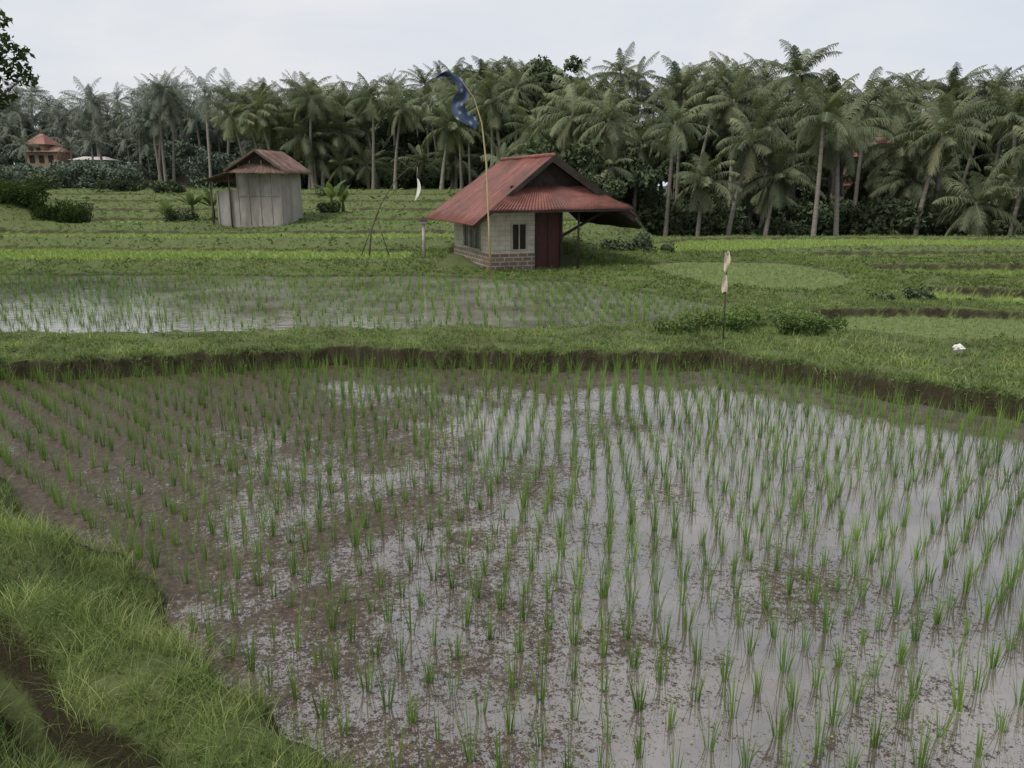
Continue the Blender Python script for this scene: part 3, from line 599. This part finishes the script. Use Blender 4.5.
br.inputs['Color1'].default_value=(.17,.11,.08,1); br.inputs['Color2'].default_value=(.25,.17,.13,1); br.inputs['Mortar'].default_value=(.42,.39,.34,1)
c=mix(nt,ramp(nt,noise(nt,3,5,.7,oc),[(.4,0),(.7,.7)]),br.outputs['Color'],(.12,.10,.07))
b=N(nt,'ShaderNodeBsdfPrincipled'); nt.links.new(c,b.inputs['Base Color']); b.inputs['Roughness'].default_value=.9; nt.links.new(b.outputs[0],o.inputs[0])
t=.12; zb=.5
def wallx(nm,y0,x0,x1,z0,z1,mat): return box(nm,(x0,y0,z0),(x1,y0+t,z1),mat,hut)
wallx('front_base',-.02,-.02,1.48,-.3,zb,M_brick)
wallx('front_wall_a',0,0,.7,zb,HW,M_wall); wallx('front_wall_b',0,1.22,1.48,zb,HW,M_wall); wallx('front_wall_c',0,.7,1.22,1.42,HW,M_wall); wallx('front_wall_d',0,.7,1.22,zb,.6,M_wall)
box('front_window_glass',(.7,.06,.6),(1.22,.08,1.42),M_dark,hut)
for nm,a,bb in (('l',(.69,-.03,.58),(.74,.05,1.44)),('r',(1.18,-.03,.58),(1.23,.05,1.44)),('t',(.74,-.03,1.39),(1.18,.05,1.44)),('b',(.74,-.03,.58),(1.18,.05,.63)),('m',(.945,-.02,.63),(.975,.04,1.39))): box('front_window_frame_'+nm,a,bb,M_plaster,hut)
box('door',(1.53,.02,-.05),(2.33,.07,1.74),M_door,hut); box('door_rail',(1.55,.0,.8),(2.31,.019,.9),M_door,hut)
box('door_mid_stile',(1.91,-.003,.0),(1.95,.018,1.7),M_dark,hut)
box('door_frame_l',(1.48,-.04,-.1),(1.53,.1,HW),M_dark,hut); box('door_frame_r',(2.33,-.04,-.1),(2.4,.1,HW),M_dark,hut); box('door_frame_t',(1.53,-.04,1.74),(2.33,.1,HW),M_dark,hut)
box('door_step',(1.4,-.35,-.3),(2.5,-.03,.0),M_plaster,hut,.02)
M_shutter=surf('window_curtain_mat',(.06,.08,.06),(.14,.17,.13),5,.7,.1,(1,8,1))
def wally(nm,x0,y0,y1,z0,z1,mat): return box(nm,(x0,y0,z0),(x0+t,y1,z1),mat,hut)
wally('left_base',-.03,.1,Ld,-.3,zb,M_brick)
wally('left_wall_a',-.003,t+.003,.85,zb,1.6,M_wall); wally('left_wall_b',-.003,2.75,Ld,zb,1.6,M_wall); wally('left_wall_c',-.003,.85,2.75,1.38,1.6,M_wall); wally('left_wall_d',-.003,.85,2.75,zb,.6,M_wall)
box('left_window_curtain',(.05,.85,.6),(.07,2.75,1.38),M_shutter,hut)
for k in range(4):
    yy=.85+k*1.86/3; box('left_window_mullion_%d'%k,(-.03,yy,.6),(.04,yy+.05,1.38),M_plaster,hut)
box('left_window_sill',(-.06,.83,.555),(.04,2.78,.6),M_plaster,hut); box('left_window_head',(-.04,.83,1.38),(.04,2.78,1.43),M_plaster,hut)
box('right_wall',(W-t,.103,-.3),(W,Ld,1.8),M_wall,hut); box('back_wall',(.12,Ld-t,-.3),(W-t-.003,Ld-.003,1.7),M_wall,hut)
tube('porch_post',[(2.62,-.75,-.3),(2.62,-.75,1.82)],[.035,.035],M_dark,hut)
for k,yy in enumerate((.2,3.6)): beam('roof_brace_%d'%k,(W,yy,.95),(3.9,yy,1.72),.06,.08,M_dark,hut)
for k in range(6): beam('rafter_%d'%k,(2.4,.1+k*.9,2.0),(4.55,.1+k*.9,1.6),.05,.07,M_dark,hut)
box('plinth',(-.12,-.14,-.4),(2.55,4.02,-.02),M_plaster,hut,.02)
# ------------------------------------------------------------------ left shed
shed=empty('storage_shed',(-14.0,38.2,1.45),R(-6))
M_shedroof=surf('shed_roof_mat',(.06,.04,.032),(.15,.095,.075),3,.85,.5,(1,1,1),extra=(.20,.12,.10))
M_board=surf('weathered_board_mat',(.24,.22,.195),(.36,.34,.305),1.2,.9,.3,(2,2,.6),extra=(.19,.17,.145))
box('main_wall_front',(1.35,0,-.9),(3.4,.12,2.05),M_board,shed); box('main_wall_right',(3.28,.123,-.9),(3.397,2.6,2.0),M_board,shed); box('main_wall_left',(1.353,.123,-.9),(1.47,2.6,2.0),M_board,shed); box('main_wall_back',(1.475,2.48,-.9),(3.275,2.6,2.0),M_board,shed)
box('bay_wall_front',(.25,.02,-.9),(1.345,.12,1.2),M_board,shed); box('bay_wall_left',(.25,.125,-.9),(.35,2.6,1.2),M_board,shed)
for k,xx in enumerate((.3,1.3,1.82,2.35,2.88,3.36)): box('batten_%d'%k,(xx,-.03,-.3),(xx+.045,-.003 if xx>1.34 else .018,1.18 if xx<1.2 else 2.0),M_board,shed)
box('wall_band',(1.36,-.034,.95),(3.38,-.031,1.0),M_board,shed)
tube('bay_post',[(.08,-.1,-.7),(.08,-.1,1.65)],[.05,.05],M_bark,shed); tube('bay_post_2',[(.95,-.05,-.5),(.95,-.05,1.9)],[.04,.04],M_bark,shed)
corr('shed_roof_left',(.95,3.0,2.12),(.95,-.45,2.12),(2.45,-.45,3.02),(2.45,3.0,3.02),M_shedroof,shed,.22,.02)
corr('shed_roof_right',(3.95,-.45,1.98),(3.95,3.0,1.98),(2.45,3.0,3.02),(2.45,-.45,3.02),M_shedroof,shed,.22,.02)
corr('shed_leanto_roof',(-.35,2.9,1.62),(-.35,-.4,1.62),(1.35,-.4,2.1),(1.35,2.9,2.1),M_shedroof,shed,.22,.02)
mesh_ob('shed_gable',[(1.15,-.1,2.07),(3.75,-.1,2.07),(2.45,-.1,2.9)],[(0,1,2)],M_dark,shed)
corr('shed_front_skirt',(1.2,-.6,1.98),(3.9,-.6,1.96),(3.2,-.12,2.4),(1.8,-.12,2.4),M_shedroof,shed,.22,.015)
for k in range(4): beam('shed_gable_slat_%d'%k,(1.5+k*.55,-.14,2.1),(1.5+k*.55,-.14,2.35+.2*(1.5-abs(k-1.5))),.04,.04,M_board,shed)
beam('shed_barge_l',(2.45,-.48,2.98),(.95,-.48,2.08),.04,.1,M_bark,shed); beam('shed_barge_r',(2.45,-.48,2.98),(3.95,-.48,1.94),.04,.1,M_bark,shed)
# ------------------------------------------------------------------ distant buildings
M_orange=surf('orange_plaster_mat',(.33,.22,.16),(.40,.28,.20),1,.9,.1); M_tile=surf('terracotta_mat',(.20,.10,.08),(.27,.145,.11),2,.8,.3); M_pale=surf('pale_wall_mat',(.42,.40,.36),(.55,.52,.47),1,.9,.1)
def pyr(name,x0,x1,y0,y1,z0,z1,rf,mat,parent):
    cx,cy=(x0+x1)/2,(y0+y1)/2; rx=(x1-x0)/2*rf
    return mesh_ob(name,[(x0,y0,z0),(x1,y0,z0),(x1,y1,z0),(x0,y1,z0),(cx-rx,cy,z1),(cx+rx,cy,z1)],[(0,1,5,4),(1,2,5),(2,3,4,5),(3,0,4),(0,3,2,1)],mat,parent)
vil=empty('orange_villa',(-53.2,91,5.1)); vil.scale=(.9,.9,.88)
box('ground_floor',(0,0,-5),(3.8,4,1.5),M_orange,vil); box('upper_floor',(.15,.15,1.5),(2.2,3.6,2.4),M_orange,vil)
pyr('lower_roof',-.35,4.2,-.4,4.4,1.5,2.1,.6,M_tile,vil); pyr('upper_roof',-.2,2.6,-.2,4,2.4,3.8,.1,M_tile,vil); tube('roof_finial',[(1.2,1.9,3.7),(1.2,1.9,4.4)],[.12,.03],M_tile,vil)
for k in range(2): box('window_%d'%k,(.45+k*.9,.08,1.68),(.9+k*.9,.148,2.2),M_dark,vil)
for k in range(3): box('lower_window_%d'%k,(.4+k*1.15,-.06,.2),(1.0+k*1.15,-.003,1.1),M_dark,vil)
ph=empty('pale_house',(-48.8,92,4.2)); box('walls',(0,0,-4),(3.6,3,1.4),M_pale,ph); pyr('roof',-.3,3.9,-.3,3.3,1.4,1.8,.6,M_pale,ph); box('window',(.6,-.06,.4),(1.3,-.003,1.1),M_dark,ph); box('doorway',(2.0,-.06,-.6),(2.7,-.003,1.1),M_dark,ph)
v=empty('red_roofed_house',(26.8,63,4.4)); box('walls',(0,0,-6),(4,4,.6),M_orange,v); pyr('roof',-.5,4.5,-.5,4.5,.6,2.1,.35,M_tile,v); box('window',(1.4,-.06,-.8),(2.4,-.003,.1),M_dark,v)
# ------------------------------------------------------------------ flag pole and banner
fp=empty('banner_pole',(-.66,23.95,gz(-.66,23.95)))
tube('bamboo_pole',[(.02,0,-.2),(-.02,0,1.5),(-.08,0,3.2),(-.20,0,4.3),(-.42,0,5.0),(-.8,.02,5.5),(-1.45,.05,5.58)],[.035,.032,.027,.02,.013,.009,.005],M_bamboo,fp)
M_banner,nt,o=newmat('blue_banner_mat'); oc=objc(nt)
v=N(nt,'ShaderNodeTexVoronoi'); v.inputs['Scale'].default_value=4.2; nt.links.new(oc,v.inputs['Vector'])
c=ramp(nt,v.outputs['Distance'],[(.0,(.01,.015,.03)),(.15,(.32,.36,.40)),(.28,(.05,.085,.14)),(.6,(.025,.042,.08))])
b=N(nt,'ShaderNodeBsdfPrincipled'); nt.links.new(c,b.inputs['Base Color']); b.inputs['Roughness'].default_value=.8; nt.links.new(b.outputs[0],o.inputs[0])
cl_=np.array([(-1.50,5.50,.05),(-1.20,5.64,.12),(-.86,5.48,.18),(-.66,5.16,.22),(-.88,4.86,.30),(-.84,4.58,.32),(-.44,4.34,.24),(-.36,4.12,.06)])
ti=np.linspace(0,1,len(cl_)); tj=np.linspace(0,1,31); cxj=np.interp(tj,ti,cl_[:,0]); czj=np.interp(tj,ti,cl_[:,1]); wj=np.interp(tj,ti,cl_[:,2])
ker=np.ones(3)/3; cxs=np.convolve(np.pad(cxj,1,'edge'),ker,'valid'); czs=np.convolve(np.pad(czj,1,'edge'),ker,'valid')
Vs=[];Fs=[]
for j in range(31):
    a_,b_=max(j-2,0),min(j+2,30); tx,tz=cxs[b_]-cxs[a_],czs[b_]-czs[a_]; L=math.hypot(tx,tz); nx,nz_=-tz/L,tx/L
    for i in range(5):
        s=i/4-.5; Vs.append((cxs[j]+nx*wj[j]*s*1.25,.10*math.sin(j*.55+s*5)+.05*s,czs[j]+nz_*wj[j]*s*1.25))
for j in range(30):
    for i in range(4): Fs.append((j*5+i,j*5+i+1,j*5+i+6,j*5+i+5))
mesh_ob('blue_banner',Vs,Fs,M_banner,fp,True)
# hanging palm-leaf decoration on a bent bamboo
pj=empty('bird_scarer_pole',(-4.9,27.6,gz(-4.9,27.6)))
tube('bent_bamboo',[(0,0,-.2),(.12,0,.9),(.5,0,1.8),(1.0,0,2.55),(1.45,0,2.95),(1.75,0,2.98)],[.03,.026,.02,.014,.009,.006],M_bark,pj)
tube('brace_stick',[(.75,0,-.1),(.3,0,1.35)],[.02,.015],M_bark,pj); tube('brace_stick_2',[(-.35,.2,-.1),(.35,0,1.5)],[.018,.013],M_bark,pj)
tube('cord',[(1.75,0,2.98),(1.72,0,2.6)],[.004,.004],M_white,pj)
Vs=[];Fs=[]
for j in range(11):
    t=j/10; a=-1.0+2.0*t; cx=1.60+.24*math.cos(a*.9)-.12*t; cz=2.62-.72*t; w=.06*math.sin(math.pi*(t*.85+.12))
    Vs+= [(cx-w,.02*math.sin(t*5),cz),(cx+w,-.02,cz-.02)]
for j in range(10): Fs.append((2*j,2*j+1,2*j+3,2*j+2))
mesh_ob('white_palm_leaf_streamer',Vs,Fs,M_white,pj,True)
# stick with cloth
st=empty('stake_with_cloth',(3.62,13.55,gz(3.62,13.55)))
tube('stake',[(.02,0,-.2),(0,0,.8),(.0,0,1.5)],[.014,.012,.010],M_bark,st)
Vs=[];Fs=[]
for j in range(13):
    t=j/12; w=.04+.012*math.sin(t*9); z=1.50-.68*t
    for i in range(4):
        s=i/3-.5; Vs.append((-.02+w*2*s+.012*math.sin(t*7),-.02+.02*math.sin(t*11+s*5),z+.02*math.sin(s*6+t*8)))
for j in range(12):
    if j in (6,): continue
    for i in range(3): Fs.append((j*4+i,j*4+i+1,j*4+i+5,j*4+i+4))
mesh_ob('cloth_strip',Vs,Fs,M_beige,st,True)
sh=empty('offering_post',(-2.85,26.2,gz(-2.85,26.2)))
tube('post',[(0,0,-.2),(0,0,.6),(0,0,1.1)],[.06,.055,.05],M_plaster,sh); box('cap',(-.11,-.11,1.1),(.11,.11,1.16),M_plaster,sh,.01); pyr('cap_roof',-.13,.13,-.13,.13,1.163,1.32,.1,M_dark,sh)
q=random.Random(3); Vs=[];Fs=[];nn=9;mm=5
for j in range(mm+1):
    for i in range(nn):
        a=i*2*math.pi/nn; r=.07*math.sin(math.pi*(j+.6)/(mm+1.2))*q.uniform(.5,1.4); Vs.append((r*1.2*math.cos(a),r*math.sin(a),.02+.12*j/mm+q.uniform(-.015,.015)))
for j in range(mm):
    for i in range(nn): Fs.append((j*nn+i,j*nn+(i+1)%nn,(j+1)*nn+(i+1)%nn,(j+1)*nn+i))
Fs.append(tuple(mm*nn+i for i in range(nn)))
o=mesh_ob('plastic_bag',Vs,Fs,M_white); o.location=(6.95,12.2,gz(6.95,12.2)+.05)
# ------------------------------------------------------------------ sky and sun
w=bpy.data.worlds.new('World'); scene.world=w; w.use_nodes=True; nt=w.node_tree; nt.nodes.clear()
out=N(nt,'ShaderNodeOutputWorld'); bg=N(nt,'ShaderNodeBackground'); bg.inputs['Strength'].default_value=.1
AZ,EL=R(-125),R(58)
sky=N(nt,'ShaderNodeTexSky'); sky.sky_type='NISHITA'; sky.sun_disc=False; sky.sun_elevation=EL; sky.sun_rotation=AZ; sky.dust_density=3; sky.air_density=1.0
tc=N(nt,'ShaderNodeTexCoord'); mp=N(nt,'ShaderNodeMapping'); mp.inputs['Scale'].default_value=(1,1,3.2); nt.links.new(tc.outputs['Generated'],mp.inputs[0])
cl=noise(nt,2.2,6,.55,mp.outputs[0],.4)
cc=ramp(nt,cl,[(.3,(7.0,7.6,8.6)),(.52,(8.1,8.35,8.8)),(.72,(9.3,9.2,9.1))])
c=mix(nt,.88,sky.outputs[0],cc); nt.links.new(c,bg.inputs['Color']); nt.links.new(bg.outputs[0],out.inputs[0])
sl=bpy.data.lights.new('sun','SUN'); sl.energy=3.0; sl.angle=R(22); sl.color=(1,.96,.9); so=bpy.data.objects.new('sun',sl); link(so)
dirv=Vector((math.sin(AZ)*math.cos(EL),math.cos(AZ)*math.cos(EL),math.sin(EL)))
so.rotation_euler=dirv.to_track_quat('Z','Y').to_euler()
# ------------------------------------------------------------------ camera
cam=bpy.data.cameras.new('camera'); cam.lens=28.125; cam.sensor_width=36; cam.clip_end=6000; cam.clip_start=.05
co=bpy.data.objects.new('camera',cam); co.location=(0,0,2.9); co.rotation_euler=(R(90-13.97),0,0); link(co); scene.camera=co
scene.view_settings.view_transform='Standard'; scene.view_settings.look='None'; scene.view_settings.exposure=0; scene.view_settings.gamma=1
print('done')
